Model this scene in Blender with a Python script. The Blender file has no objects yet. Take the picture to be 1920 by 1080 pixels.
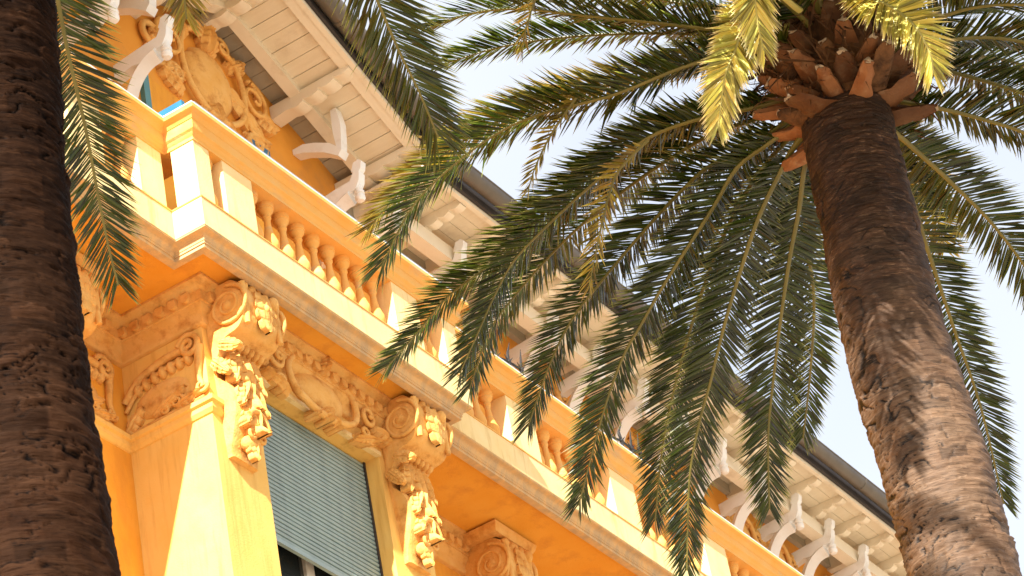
import bpy, math, random
import numpy as np
from mathutils import Vector, Matrix
random.seed(7); RNG = np.random.default_rng(11)
SC = bpy.context.scene; COL = SC.collection
ZB = 13.5                       # height of the balcony slab edge above the street

# ------------------------------------------------------------------ camera
AZ, PITCH, ROLL, FPX = math.radians(63.39), math.radians(34.35), math.radians(11.48), 5700.0
def cam_axes():
    f = np.array([math.sin(AZ)*math.cos(PITCH), math.cos(AZ)*math.cos(PITCH), math.sin(PITCH)])
    r = np.array([math.cos(AZ), -math.sin(AZ), 0]); d = -np.cross(r, f)
    c, s = math.cos(ROLL), math.sin(ROLL)
    return np.stack([c*r+s*d, -s*r+c*d, f])
CM = cam_axes()
CP = np.array([-13.42957, -8.8375, -11.89728])          # relative to the slab corner
cam = bpy.data.cameras.new('camera'); camo = bpy.data.objects.new('camera', cam); COL.objects.link(camo)
cam.sensor_width = 36; cam.lens = FPX/1920*36; cam.clip_end = 3000; cam.clip_start = .1
cam.dof.use_dof = True; cam.dof.focus_distance = 17.0; cam.dof.aperture_fstop = 13.0
mw = Matrix([[CM[0][i], -CM[1][i], -CM[2][i], CP[i]+(ZB if i == 2 else 0)] for i in range(3)]+[[0, 0, 0, 1]])
camo.matrix_world = mw
SC.camera = camo
# ------------------------------------------------------------------ light
SUN = np.array([1.5, .36, -1.0]); SUN /= np.linalg.norm(SUN)
world = bpy.data.worlds.new('World'); SC.world = world; world.use_nodes = True
wn, wl = world.node_tree.nodes, world.node_tree.links
for n in list(wn): wn.remove(n)
wo = wn.new('ShaderNodeOutputWorld'); wb = wn.new('ShaderNodeBackground'); sky = wn.new('ShaderNodeTexSky')
sky.sky_type = 'NISHITA'; sky.sun_disc = False
sky.sun_elevation = math.asin(-SUN[2]); sky.sun_rotation = math.atan2(-SUN[0], -SUN[1]) % (2*math.pi)
sky.air_density = 1.0; sky.dust_density = 2.0; sky.ozone_density = 1.0; sky.altitude = 20
wtc = wn.new('ShaderNodeTexCoord'); wno = wn.new('ShaderNodeTexNoise'); wrp = wn.new('ShaderNodeValToRGB'); wmx = wn.new('ShaderNodeMix')
wno.inputs['Scale'].default_value = 2.6; wno.inputs['Detail'].default_value = 4; wno.inputs['Roughness'].default_value = .5
wrp.color_ramp.elements[0].position = .30; wrp.color_ramp.elements[1].position = .66
wrp.color_ramp.elements[0].color = (.50, .50, .50, 1); wrp.color_ramp.elements[1].color = (.92, .92, .92, 1)
wmx.data_type = 'RGBA'
wmx.inputs['B'].default_value = (4.35, 4.5, 4.85, 1)     # thin bright veil of high cloud
wl.new(wtc.outputs['Generated'], wno.inputs['Vector']); wl.new(wno.outputs['Fac'], wrp.inputs['Fac'])
wl.new(wrp.outputs['Color'], wmx.inputs['Factor']); wl.new(sky.outputs['Color'], wmx.inputs['A'])
wl.new(wmx.outputs['Result'], wb.inputs['Color']); wb.inputs['Strength'].default_value = .085
wl.new(wb.outputs['Background'], wo.inputs['Surface'])
sl = bpy.data.lights.new('sun', 'SUN'); sl.energy = 5.0; sl.angle = math.radians(.5); sl.color = (1, .95, .86)
so = bpy.data.objects.new('sun', sl); COL.objects.link(so)
so.rotation_euler = Vector(SUN).to_track_quat('-Z', 'Y').to_euler(); so.location = (-20, -8, 35)
SC.view_settings.view_transform = 'Standard'; SC.view_settings.look = 'None'
SC.view_settings.exposure = 1.6; SC.view_settings.gamma = 1; SC.view_settings.use_curve_mapping = False

# ------------------------------------------------------------------ materials
def mat(name, c1, c2=None, rough=.8, scale=6, stretch=(1, 1, 1), bump=0, bscale=60, spec=.3, c3=None, detail=5, c3pos=(.55, .75), c3scale=2.0, metal=0, c3stretch=(1, 1, 1)):
    m = bpy.data.materials.new(name); m.use_nodes = True; N, L = m.node_tree.nodes, m.node_tree.links
    p = N['Principled BSDF']; p.inputs['Roughness'].default_value = rough; p.inputs['Specular IOR Level'].default_value = spec; p.inputs['Metallic'].default_value = metal
    tc = N.new('ShaderNodeTexCoord'); geo = N.new('ShaderNodeNewGeometry')
    src = geo.outputs['Position']
    mp = N.new('ShaderNodeMapping'); mp.inputs['Scale'].default_value = stretch; L.new(src, mp.inputs['Vector'])
    n1 = N.new('ShaderNodeTexNoise'); n1.inputs['Scale'].default_value = scale; n1.inputs['Detail'].default_value = detail; n1.inputs['Roughness'].default_value = .6
    L.new(mp.outputs['Vector'], n1.inputs['Vector'])
    r = N.new('ShaderNodeValToRGB'); r.color_ramp.elements[0].position = .32; r.color_ramp.elements[1].position = .68
    r.color_ramp.elements[0].color = (*c1, 1); r.color_ramp.elements[1].color = (*(c2 or c1), 1)
    L.new(n1.outputs['Fac'], r.inputs['Fac']); col = r.outputs['Color']
    if c3:
        mp3 = N.new('ShaderNodeMapping'); mp3.inputs['Scale'].default_value = c3stretch; L.new(src, mp3.inputs['Vector'])
        n3 = N.new('ShaderNodeTexNoise'); n3.inputs['Scale'].default_value = c3scale; n3.inputs['Detail'].default_value = 7; n3.inputs['Roughness'].default_value = .65
        L.new(mp3.outputs['Vector'], n3.inputs['Vector'])
        r3 = N.new('ShaderNodeValToRGB'); r3.color_ramp.elements[0].position, r3.color_ramp.elements[1].position = c3pos
        r3.color_ramp.elements[0].color = (0, 0, 0, 1); r3.color_ramp.elements[1].color = (1, 1, 1, 1); L.new(n3.outputs['Fac'], r3.inputs['Fac'])
        mx = N.new('ShaderNodeMix'); mx.data_type = 'RGBA'; L.new(r3.outputs['Color'], mx.inputs['Factor']); L.new(col, mx.inputs['A']); mx.inputs['B'].default_value = (*c3, 1)
        col = mx.outputs['Result']
    L.new(col, p.inputs['Base Color'])
    if bump:
        nb = N.new('ShaderNodeTexNoise'); nb.inputs['Scale'].default_value = bscale; nb.inputs['Detail'].default_value = 4; L.new(mp.outputs['Vector'], nb.inputs['Vector'])
        b = N.new('ShaderNodeBump'); b.inputs['Strength'].default_value = bump; b.inputs['Distance'].default_value = .01
        L.new(nb.outputs['Fac'], b.inputs['Height']); L.new(b.outputs['Normal'], p.inputs['Normal'])
    return m
M = {}
M['wall'] = mat('orange_stucco', (.80, .34, .030), (.84, .39, .05), .85, 3, bump=.25, bscale=70, c3=(.64, .25, .035), c3pos=(.5, .74), c3stretch=(2, 2, .6))
M['pale'] = mat('pale_yellow_stucco', (.87, .63, .27), (.89, .68, .34), .85, 4, bump=.2, bscale=80, c3=(.66, .42, .15), c3pos=(.53, .74), c3stretch=(5, 5, .7))
M['bay'] = mat('bay_stucco', (.85, .50, .12), (.87, .55, .16), .85, 4, bump=.2, bscale=80, c3=(.68, .36, .08), c3pos=(.52, .74), c3stretch=(6, 6, .5))
M['ornament'] = mat('tan_plaster', (.75, .385, .09), (.80, .46, .145), .85, 9, bump=.5, bscale=60, c3=(.52, .21, .04), c3pos=(.50, .70), c3scale=7)
M['attic'] = mat('attic_stucco', (.74, .30, .035), (.80, .35, .05), .85, 4, bump=.25, bscale=70, c3=(.55, .24, .06), c3pos=(.5, .75))
M['molding'] = mat('stained_moulding', (.74, .44, .17), (.62, .40, .20), .85, 5, (3.5, 3.5, 1), bump=.4, bscale=40, c3=(.42, .30, .18), c3pos=(.42, .74), c3scale=3, c3stretch=(3, 3, .4))
M['rail'] = mat('handrail_plaster', (.81, .40, .085), (.79, .44, .13), .8, 6, bump=.3, bscale=60, c3=(.56, .38, .22), c3pos=(.54, .78), c3scale=2.5, c3stretch=(1, 1, 3))
M['wood'] = mat('cream_painted_wood', (.75, .64, .47), (.79, .69, .52), .6, 5, (1, 1, 1), bump=.15, bscale=50, c3=(.52, .40, .25), c3pos=(.55, .8), c3scale=3)
M['plank'] = mat('cream_soffit_board', (.71, .60, .42), (.76, .65, .47), .6, 4, (8, 1, 8), bump=.15, bscale=50, c3=(.50, .38, .24), c3pos=(.55, .8), c3scale=2)
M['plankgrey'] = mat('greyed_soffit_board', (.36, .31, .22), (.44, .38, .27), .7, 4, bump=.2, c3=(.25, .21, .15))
M['white'] = mat('white_painted_bracket', (.78, .74, .68), (.82, .79, .74), .55, 6, bump=.1, bscale=50, c3=(.62, .54, .44), c3pos=(.55, .8), c3scale=5)
M['gutter'] = mat('weathered_gutter', (.085, .068, .050), (.125, .102, .074), .45, 5, bump=.1, c3=(.12, .095, .07), c3pos=(.5, .75), c3scale=3, spec=.5)
M['dark'] = mat('dark_flashing', (.035, .028, .025), (.05, .04, .035), .6)
M['slat'] = mat('grey_green_shutter', (.27, .36, .345), (.31, .40, .385), .38, 8, (1, 1, 6), spec=.5, c3=(.21, .28, .285), c3pos=(.48, .75), c3scale=1.5, c3stretch=(4, 4, .6))
M['blue'] = mat('blue_paint', (.015, .12, .23), (.02, .16, .28), .4, spec=.5)
M['lead'] = mat('lead_flashing', (.20, .24, .28), (.28, .32, .36), .5, 6, spec=.5)
M['teal'] = mat('teal_window_frame', (.06, .22, .26), (.09, .28, .32), .4, spec=.5)
M['iron'] = mat('black_iron', (.015, .013, .012), (.025, .022, .02), .5, spec=.5)
M['glass'] = mat('dark_glass', (.02, .025, .025), (.03, .035, .035), .05, spec=.8)
M['curtain'] = mat('pale_curtain', (.55, .52, .45), (.62, .58, .50), .9)
M['room'] = mat('dark_room', (.06, .05, .045), (.08, .065, .055), .9)
M['tile'] = mat('roof_tile', (.34, .17, .10), (.42, .22, .13), .8, 8)
M['ground'] = mat('pale_paving', (.34, .285, .215), (.39, .33, .255), .9, 1.5, bump=.2, c3=(.36, .32, .27))
def barkmat(name, a, b, crack, pale, low_col, z0, z1, gloss=.14):
    m = bpy.data.materials.new(name); m.use_nodes = True; N, L = m.node_tree.nodes, m.node_tree.links
    p = N['Principled BSDF']; p.inputs['Roughness'].default_value = .58; p.inputs['Specular IOR Level'].default_value = gloss
    geo = N.new('ShaderNodeNewGeometry'); at = N.new('ShaderNodeAttribute'); at.attribute_name = 'relief'; sp = N.new('ShaderNodeSeparateColor'); L.new(at.outputs['Color'], sp.inputs['Color'])
    def noise(scale, st, det=8, ro=.7):
        mp = N.new('ShaderNodeMapping'); mp.inputs['Scale'].default_value = st; L.new(geo.outputs['Position'], mp.inputs['Vector'])
        n = N.new('ShaderNodeTexNoise'); n.inputs['Scale'].default_value = scale; n.inputs['Detail'].default_value = det; n.inputs['Roughness'].default_value = ro; L.new(mp.outputs['Vector'], n.inputs['Vector']); return n.outputs['Fac']
    def ramp(src, p0, p1, c0, c1):
        r = N.new('ShaderNodeValToRGB'); e = r.color_ramp.elements; e[0].position = p0; e[1].position = p1; e[0].color = (*c0, 1); e[1].color = (*c1, 1); L.new(src, r.inputs['Fac']); return r.outputs['Color']
    def mix(f, A_, B_):
        x = N.new('ShaderNodeMix'); x.data_type = 'RGBA'; L.new(f, x.inputs['Factor'])
        for k, v in (('A', A_), ('B', B_)):
            if isinstance(v, tuple): x.inputs[k].default_value = (*v, 1)
            else: L.new(v, x.inputs[k])
        return x.outputs['Result']
    w_, k_ = (1, 1, 1), (0, 0, 0)
    top_shaded = ramp(noise(6, (1.2, 1.2, 14)), .36, .66, a, b)
    top_shaded = mix(ramp(noise(5, (2, 2, 9)), .60, .72, k_, w_), top_shaded, pale)
    bark_low = ramp(noise(7, (1, 1, 16)), .34, .64, (low_col[0]*.42, low_col[1]*.36, low_col[2]*.31), low_col)
    bark_low = mix(ramp(noise(2.5, (1, 1, 2.2), 5), .45, .68, k_, w_), bark_low, (low_col[0]*.55, low_col[1]*.46, low_col[2]*.40))
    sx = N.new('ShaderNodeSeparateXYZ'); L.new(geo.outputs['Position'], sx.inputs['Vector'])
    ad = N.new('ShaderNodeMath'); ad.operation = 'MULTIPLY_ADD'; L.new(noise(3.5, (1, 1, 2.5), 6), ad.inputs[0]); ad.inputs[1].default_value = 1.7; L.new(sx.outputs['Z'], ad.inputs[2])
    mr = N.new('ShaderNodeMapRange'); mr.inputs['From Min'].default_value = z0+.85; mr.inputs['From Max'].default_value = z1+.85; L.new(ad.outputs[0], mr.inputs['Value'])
    col = mix(mr.outputs['Result'], top_shaded, bark_low)  # crown's shade put into the darker upper bark; lower bark weathered paler
    col = mix(ramp(noise(9, (.9, .9, 13), 9, .75), .36, .44, w_, k_), col, crack)
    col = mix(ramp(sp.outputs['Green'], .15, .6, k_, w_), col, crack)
    col = mix(ramp(noise(30, (.6, .6, 9), 6, .7), .56, .66, k_, (.75,)*3), col, pale)  # pale bark flecks, strengthened to paint in bright glints
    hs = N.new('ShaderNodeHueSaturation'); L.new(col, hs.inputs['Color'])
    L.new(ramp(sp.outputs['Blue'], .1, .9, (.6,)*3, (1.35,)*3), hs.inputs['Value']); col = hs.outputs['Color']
    L.new(col, p.inputs['Base Color'])
    b_ = N.new('ShaderNodeBump'); b_.inputs['Strength'].default_value = .8; b_.inputs['Distance'].default_value = .008; L.new(noise(22, (1, 1, 7), 6), b_.inputs['Height']); L.new(b_.outputs['Normal'], p.inputs['Normal'])
    return m
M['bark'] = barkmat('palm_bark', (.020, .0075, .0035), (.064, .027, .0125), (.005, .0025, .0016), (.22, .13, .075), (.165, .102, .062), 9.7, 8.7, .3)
M['barkshaded'] = barkmat('shaded_palm_bark', (.007, .0028, .0013), (.019, .008, .0037), (.002, .001, .0007), (.040, .0185, .009), (.038, .0175, .0088), 8.1, 6.9, .03)  # left palm's bark, darkened to put its crown's shade into the colour
M['boot'] = mat('cut_leaf_base', (.26, .090, .030), (.38, .16, .060), .65, 9, (1, 1, 1), bump=.5, bscale=40, c3=(.48, .28, .15), c3pos=(.52, .72), c3scale=8)
M['bootend'] = mat('cut_leaf_end', (.34, .25, .17), (.46, .35, .25), .8, 20, bump=.4)
M['fibre'] = mat('crown_fibre', (.05, .022, .010), (.20, .09, .035), .85, 14, (1, 1, .35), bump=.9, bscale=40)
_b = M['boot']; _n, _l = _b.node_tree.nodes, _b.node_tree.links; _p = _n['Principled BSDF']; _s = _p.inputs['Base Color'].links[0].from_socket
_oi = _n.new('ShaderNodeObjectInfo'); _hs = _n.new('ShaderNodeHueSaturation'); _mr = _n.new('ShaderNodeMapRange'); _mr.inputs['To Min'].default_value = .25; _mr.inputs['To Max'].default_value = .95
_l.new(_oi.outputs['Random'], _mr.inputs['Value']); _l.new(_mr.outputs['Result'], _hs.inputs['Value']); _l.new(_s, _hs.inputs['Color']); _l.new(_hs.outputs['Color'], _p.inputs['Base Color'])
def leafmat(name, base, tip, tmul=(2.6, 2.9, 1.6), trans=.26, rough=.27, spec=.6):
    m = bpy.data.materials.new(name); m.use_nodes = True; N, L = m.node_tree.nodes, m.node_tree.links
    p = N['Principled BSDF']; out = N['Material Output']; p.inputs['Roughness'].default_value = rough; p.inputs['Specular IOR Level'].default_value = spec
    a = N.new('ShaderNodeAttribute'); a.attribute_name = 'leaf'
    sp = N.new('ShaderNodeSeparateColor'); L.new(a.outputs['Color'], sp.inputs['Color'])
    r = N.new('ShaderNodeValToRGB'); e = r.color_ramp.elements
    e[0].position = 0; e[0].color = (base[0]*1.15, base[1]*1.1, base[2], 1); e[1].position = 1; e[1].color = (*tip, 1)  # dry tips, paled to put the sun they catch into the colour
    k = e.new(.72); k.color = (*base, 1)
    L.new(sp.outputs['Red'], r.inputs['Fac'])
    hs = N.new('ShaderNodeHueSaturation'); L.new(r.outputs['Color'], hs.inputs['Color'])
    mr = N.new('ShaderNodeMapRange'); mr.inputs['To Min'].default_value = .35; mr.inputs['To Max'].default_value = 2.0; L.new(sp.outputs['Green'], mr.inputs['Value']); L.new(mr.outputs['Result'], hs.inputs['Value'])
    mh = N.new('ShaderNodeMapRange'); mh.inputs['To Min'].default_value = .47; mh.inputs['To Max'].default_value = .515; L.new(sp.outputs['Blue'], mh.inputs['Value']); L.new(mh.outputs['Result'], hs.inputs['Hue'])
    L.new(hs.outputs['Color'], p.inputs['Base Color'])
    t = N.new('ShaderNodeBsdfTranslucent'); gm_ = N.new('ShaderNodeMix'); gm_.data_type = 'RGBA'; gm_.blend_type = 'MULTIPLY'; gm_.inputs['Factor'].default_value = 1; gm_.inputs['B'].default_value = (*tmul, 1); L.new(hs.outputs['Color'], gm_.inputs['A']); L.new(gm_.outputs['Result'], t.inputs['Color'])
    mx = N.new('ShaderNodeMixShader'); mx.inputs['Fac'].default_value = trans
    L.new(p.outputs['BSDF'], mx.inputs[1]); L.new(t.outputs['BSDF'], mx.inputs[2]); L.new(mx.outputs['Shader'], out.inputs['Surface'])
    return m
M['leaf'] = leafmat('olive_palm_leaf', (.023, .036, .0045), (.25, .26, .08))
M['leafyellow'] = leafmat('yellowed_palm_leaf', (.20, .16, .022), (.45, .33, .12), tmul=(1.3, 1.3, 1), trans=.4)
M['leafyoung'] = leafmat('young_palm_leaf', (.52, .50, .13), (.86, .78, .52), tmul=(1.2, 1.2, 1), trans=.3)  # yellow-green new leaf, paled so that sunlight stands in the colour
M['rachis'] = mat('palm_midrib', (.13, .115, .022), (.20, .165, .035), .4, 6, spec=.5)
M['rachisyoung'] = mat('young_palm_midrib', (.50, .46, .14), (.56, .50, .18), .4, 6, spec=.5)

# ------------------------------------------------------------------ mesh helpers
class MB:
    def __init__(s): s.v = []; s.f = []; s.a = None
    def add(s, vs, fs):
        o = len(s.v); s.v.extend([tuple(p) for p in vs]); s.f.extend([tuple(i+o for i in q) for q in fs]); return s
    def box(s, x0, x1, y0, y1, z0, z1):
        return s.add([(x0, y0, z0), (x1, y0, z0), (x1, y1, z0), (x0, y1, z0), (x0, y0, z1), (x1, y0, z1), (x1, y1, z1), (x0, y1, z1)],
                     [(0, 3, 2, 1), (4, 5, 6, 7), (0, 1, 5, 4), (1, 2, 6, 5), (2, 3, 7, 6), (3, 0, 4, 7)])
    def prism(s, poly, h0, h1, fn):
        """poly: 2D outline (ccw), extruded between h0 and h1; fn(a,b,h)->3D"""
        n = len(poly); vs = [fn(a, b, h0) for a, b in poly]+[fn(a, b, h1) for a, b in poly]
        return s.add(vs, [tuple(range(n))[::-1], tuple(range(n, 2*n))]+[(i, (i+1) % n, n+(i+1) % n, n+i) for i in range(n)])
    def loft(s, rings, closed=True, caps=True):
        n = len(rings[0]); vs = [p for r in rings for p in r]; fs = []
        for i in range(len(rings)-1):
            for j in range(n if closed else n-1):
                k = (j+1) % n; fs.append((i*n+j, i*n+k, (i+1)*n+k, (i+1)*n+j))
        if caps and closed: fs += [tuple(range(n))[::-1], tuple(range((len(rings)-1)*n, len(rings)*n))]
        return s.add(vs, fs)
    def sweep(s, path, prof, caps=True, closed=True):
        P = [np.array(p, float) for p in path]; N = []
        for a, b in zip(P, P[1:]):
            d = (b-a)/np.linalg.norm(b-a); N.append(np.array([d[1], -d[0]]))
        rings = []
        for i, p in enumerate(P):
            if i == 0: m = N[0]
            elif i == len(P)-1: m = N[-1]
            else: m = (N[i-1]+N[i])/(1+N[i-1]@N[i])
            rings.append([(p[0]+m[0]*o, p[1]+m[1]*o, z) for o, z in prof])
        return s.loft(rings, closed, caps)
    def lathe(s, prof, c=(0, 0, 0), n=16):
        rings = [[(c[0]+r*math.cos(2*math.pi*j/n), c[1]+r*math.sin(2*math.pi*j/n), c[2]+z) for j in range(n)] for r, z in prof]
        return s.loft(rings)
    def tube(s, pts, radii, n=8, flat=(1, 1), up=None):
        P = np.array(pts, float); k = len(P)
        T = np.gradient(P, axis=0); T /= np.linalg.norm(T, axis=1)[:, None]+1e-9
        R = np.broadcast_to(np.atleast_1d(np.array(radii, float)), (k,)) if np.ndim(radii) < 1 or len(np.atleast_1d(radii)) in (1, k) else np.interp(np.linspace(0, 1, k), np.linspace(0, 1, len(radii)), radii)
        u = np.array(up if up is not None else (0, 0, 1.), float); rings = []
        if up is None and abs(T[0]@u) > .9: u = np.array([1., 0, 0])
        for i in range(k):
            b = np.cross(T[i], u); b /= np.linalg.norm(b)+1e-9; c = np.cross(b, T[i])
            if up is None: u = c
            rings.append([tuple(P[i]+R[i]*(flat[0]*math.cos(2*math.pi*j/n)*b+flat[1]*math.sin(2*math.pi*j/n)*c)) for j in range(n)])
        return s.loft(rings)
    def ell(s, c, r, n=12, m=7, basis=None):
        rings = []
        B = np.eye(3) if basis is None else np.array(basis)
        for i in range(m+1):
            th = math.pi*(.02+.96*i/m)
            rings.append([tuple(np.array(c)+B.T@np.array([r[0]*math.sin(th)*math.cos(2*math.pi*j/n), r[1]*math.sin(th)*math.sin(2*math.pi*j/n), -r[2]*math.cos(th)])) for j in range(n)])
        return s.loft(rings)
def mesh(name, mb, m, smooth=35, zoff=True):
    me = bpy.data.meshes.new(name)
    v = [(a, b, c+ZB) for a, b, c in mb.v] if zoff else mb.v
    me.from_pydata(v, [], mb.f)
    if mb.a is not None:
        at = me.color_attributes.new('leaf', 'FLOAT_COLOR', 'POINT'); at.data.foreach_set('color', np.array(mb.a, 'f').ravel())
    me.materials.append(m)
    import bmesh
    if len(mb.f) < 20000:
        b = bmesh.new(); b.from_mesh(me); 
        if mb.a is None: bmesh.ops.recalc_face_normals(b, faces=b.faces)
        b.to_mesh(me); b.free()
    if smooth: me.shade_smooth(); me.set_sharp_from_angle(angle=math.radians(smooth))
    return me
def put(name, me, parent=None, loc=None):
    o = bpy.data.objects.new(name, me); COL.objects.link(o)
    if parent:
        o.parent = parent
        if parent.type == 'EMPTY': o.location = -parent.location
    if loc is not None: o.location = o.location+Vector(loc)
    return o
def obj(name, mb, m, parent=None, smooth=35, loc=None): return put(name, mesh(name, mb, M[m] if isinstance(m, str) else m, smooth), parent, loc)
def thing(name, loc, label, cat, group=None):
    o = bpy.data.objects.new(name, None); COL.objects.link(o); o.location = loc; o['label'] = label; o['category'] = cat
    o.empty_display_size = .3
    if group: o['group'] = group
    return o

# ------------------------------------------------------------------ ground
gm = MB().box(-1500, 1500, -1500, 1500, -.5-ZB, -ZB); g = obj('ground', gm, 'ground', smooth=0); g['kind'] = 'structure'

# ------------------------------------------------------------------ villa
V = thing('villa', (4, 5, 0), 'ornate orange stucco villa with balustraded balcony, carved consoles and overhanging cream eaves', 'building')
XL, XR = -7.0, 17.0
YW, YB, YA = 1.14, .46, .90          # main wall, bay front, attic wall
BX0, BX1 = .49, 3.04                 # bay
WX0, WX1, WZ = 1.04, 2.515, -.50     # window opening
SX1 = 3.2                            # right end of the projecting slab
YS = .245                            # wing slab set back
# walls
w = MB(); w.box(XL, XR, YW, 9, -ZB, -.06); obj('main_wall', w, 'wall', V, 0)
w = MB()
w.box(BX0, WX0, YB, YW+.05, -ZB, -.06); w.box(WX1, BX1, YB, YW+.05, -ZB, -.06); w.box(WX0, WX1, YB, YW+.05, WZ, -.06)
w.box(WX0, WX1, YB, YW+.05, -ZB, -3.0); obj('bay_wall', w, 'bay', V, 0)
# attic wall with gable
AX, AZ0, GS = 1.65, 3.30, .40
GX0, GX1 = AX-1.72, AX+1.72
w = MB(); w.prism([(XL, .0), (XR, .0), (XR, 2.5), (GX1, 2.5), (GX1, AZ0-GS*1.72+.06), (AX, AZ0+.06), (GX0, AZ0-GS*1.72+.06), (GX0, 2.5), (XL, 2.5)], YA, YA+.3, lambda a, b, h: (a, h, b))
obj('attic_wall', w, 'attic', V, 0)
# balcony slab
spath = [(XL, YS), (0, YS), (0, 0), (SX1, 0), (SX1, YS), (XR, YS)]
s_ = MB(); s_.sweep(spath, [(0, .225), (0, .0), (-.30, .0), (-.30, .225)]); obj('plinth_band', s_, 'pale', V, 0)
s_ = MB(); s_.sweep(spath, [(.006, .236), (.006, .226), (-.33, .226), (-.33, .236)]); obj('plinth_lip', s_, 'rail', V, 0)
prof = [(-.004, -.001), (-.004, -.012), (-.012, -.016)]
for i in range(9):
    a = i/8*math.pi/2; prof.append((-.016-.045*math.sin(a), -.018-.045*(1-math.cos(a))))
prof += [(-.066, -.066), (-.066, -.082), (-.074, -.082), (-.074, -.108), (-.086, -.112), (-.13, -.112), (-.13, -.001)]
s_ = MB(); s_.sweep(spath, prof); obj('slab_moulding', s_, 'molding', V, 50)
s_ = MB(); s_.prism([(XL, YS+.08), (.08, YS+.08), (.08, .08), (SX1-.08, .08), (SX1-.08, YS+.08), (XR, YS+.08), (XR, YW+.1), (XL, YW+.1)], -.055, -.02, lambda a, b, h: (a, b, h))
obj('balcony_soffit', s_, 'wall', V, 0)
s_ = MB(); s_.box(XL, XR, .28, 1.2, .0, .04); obj('balcony_floor', s_, 'rail', V, 0)
# cornice under the slab, round bay and walls
cpath = [(XL, YW), (BX0, YW), (BX0, YB), (BX1, YB), (BX1, YW), (XR, YW)]
cp = [(0, -.056), (.155, -.056), (.155, -.075), (.13, -.085), (.115, -.11), (.085, -.125), (.085, -.205), (.075, -.21), (.07, -.235), (.045, -.26), (.035, -.285), (.035, -.33), (.02, -.345), (0, -.35)]
s_ = MB(); s_.sweep(cpath, cp); corn = obj('cornice', s_, 'ornament', V, 50)
dm = MB(); dm.prism([(-.032, 0), (-.032, -.045), (-.02, -.062), (0, -.068), (.02, -.062), (.032, -.045), (.032, 0)], 0, -.034, lambda a, b, h: (a, h, b))
dme = mesh('dentil', dm, M['ornament'], 50, zoff=False)
def dent(x, y, rz):
    o = put('dentil', dme, corn); o.location = (x, y, ZB-.128); o.rotation_euler = (0, 0, rz)
for i in range(6): dent(BX0-.084, YB+.03+i*.108, -math.pi/2)
for i in range(24): dent(BX0+.02+i*.108, YB-.084, 0)
for i in range(12): dent(BX0-.25-i*.108, YW-.084, 0)
for i in range(36): dent(BX1+.16+i*.108, YW-.084, 0)
# necking moulding
npth = [(XL, YW), (BX0, YW), (BX0, YB), (WX0-.36, YB)]
s_ = MB(); s_.sweep(npth, [(0, -.93), (.05, -.93), (.05, -.965), (.03, -.975), (.03, -1.01), (.012, -1.035), (0, -1.04)]); obj('necking_moulding', s_, 'bay', V, 0)
s_ = MB(); s_.sweep([(WX1+.37, YB), (BX1, YB), (BX1, YW), (XR, YW)], [(0, -.93), (.05, -.93), (.05, -.965), (.03, -.975), (.03, -1.01), (.012, -1.035), (0, -1.04)]); obj('necking_moulding', s_, 'bay', V, 0)

# ---- ornament helpers: relief drawn in (u,v) with depth d outward
def relief(origin, U, W, D):
    O, U, W, D = map(lambda q: np.array(q, float), (origin, U, W, D))
    return lambda u, v, d=0.: O+U*u+W*v+D*d
def spiral(mb, fn, u, v, r, turns, a0, sgn, rad, d=.01, n=26, r1=.16, tail=None):
    pts = []; rr = []
    if tail:
        for q in tail: pts.append(fn(*q, d)); rr.append(rad*.75)
    for i in range(n):
        k = i/(n-1); a = a0+sgn*k*turns*2*math.pi; q = r*(1-(1-r1)*k)
        pts.append(fn(u+q*math.cos(a), v+q*math.sin(a), d+rad*.9*k)); rr.append(rad*(1-.35*k))
    mb.tube(pts, rr, 8)
    c = fn(u, v, d+rad*.3); return mb
def curve(mb, fn, pts, r0, r1, d=.01, n=18, dd=0):
    P = np.array(pts, float); t = np.linspace(0, len(P)-1, n); out = []
    for q in t:
        i = min(int(q), len(P)-2); f = q-i
        p0, p1, p2, p3 = P[max(i-1, 0)], P[i], P[i+1], P[min(i+2, len(P)-1)]
        c = .5*(2*p1+(p2-p0)*f+(2*p0-5*p1+4*p2-p3)*f*f+(3*p1-p0-3*p2+p3)*f**3); out.append(fn(c[0], c[1], d+dd*q/(len(P)-1)))
    mb.tube(out, np.linspace(r0, r1, n), 8); return mb
def leaf(mb, fn, u, v, ang, ln, wd, dp, lobes=4, curl=.5, base=.0):
    """acanthus leaf: ruffled sheet with lobed edge, midrib and curled tip, with thickness"""
    nu, nv = 30, 12; ca, sa = math.cos(ang), math.sin(ang); n = nv+1; vs = []; bot = []
    for i in range(nu+1):
        k = i/nu; env = wd*math.sin(math.pi*min(1, k*.80+.20))**.65
        lob = abs(math.sin((k*lobes+.15)*math.pi)); hw = env*(.60+.42*lob**.6)
        for j in range(n):
            q = j/nv*2-1; aq = abs(q); kk = min(1, k+.05*aq)
            h = dp*(.25+.75*math.sin(math.pi*(.10+.78*k)))*(1-.55*aq**1.6)
            h += dp*.22*(lob-.5)*aq+dp*.16*max(0, 1-aq*5)+dp*.12*math.cos(aq*11+k*3)
            h += curl*dp*max(0, k-.68)/.32
            a = k*ln-aq*ln*.04*math.cos(k*lobes*2*math.pi); b = q*hw
            vs.append(fn(u+a*ca-b*sa, v+a*sa+b*ca, h+base)); bot.append(fn(u+a*ca-b*.9*sa, v+a*sa+b*.9*ca, -.012))
    o = len(vs); vs += bot; fs = []
    for i in range(nu):
        for j in range(nv): fs.append((i*n+j, i*n+j+1, (i+1)*n+j+1, (i+1)*n+j))
        for j in (0, nv): fs.append((i*n+j, (i+1)*n+j, o+(i+1)*n+j, o+i*n+j))
    for i in (0, nu):
        for j in range(nv): fs.append((i*n+j, i*n+j+1, o+i*n+j+1, o+i*n+j))
    mb.add(vs, fs); return mb
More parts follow.
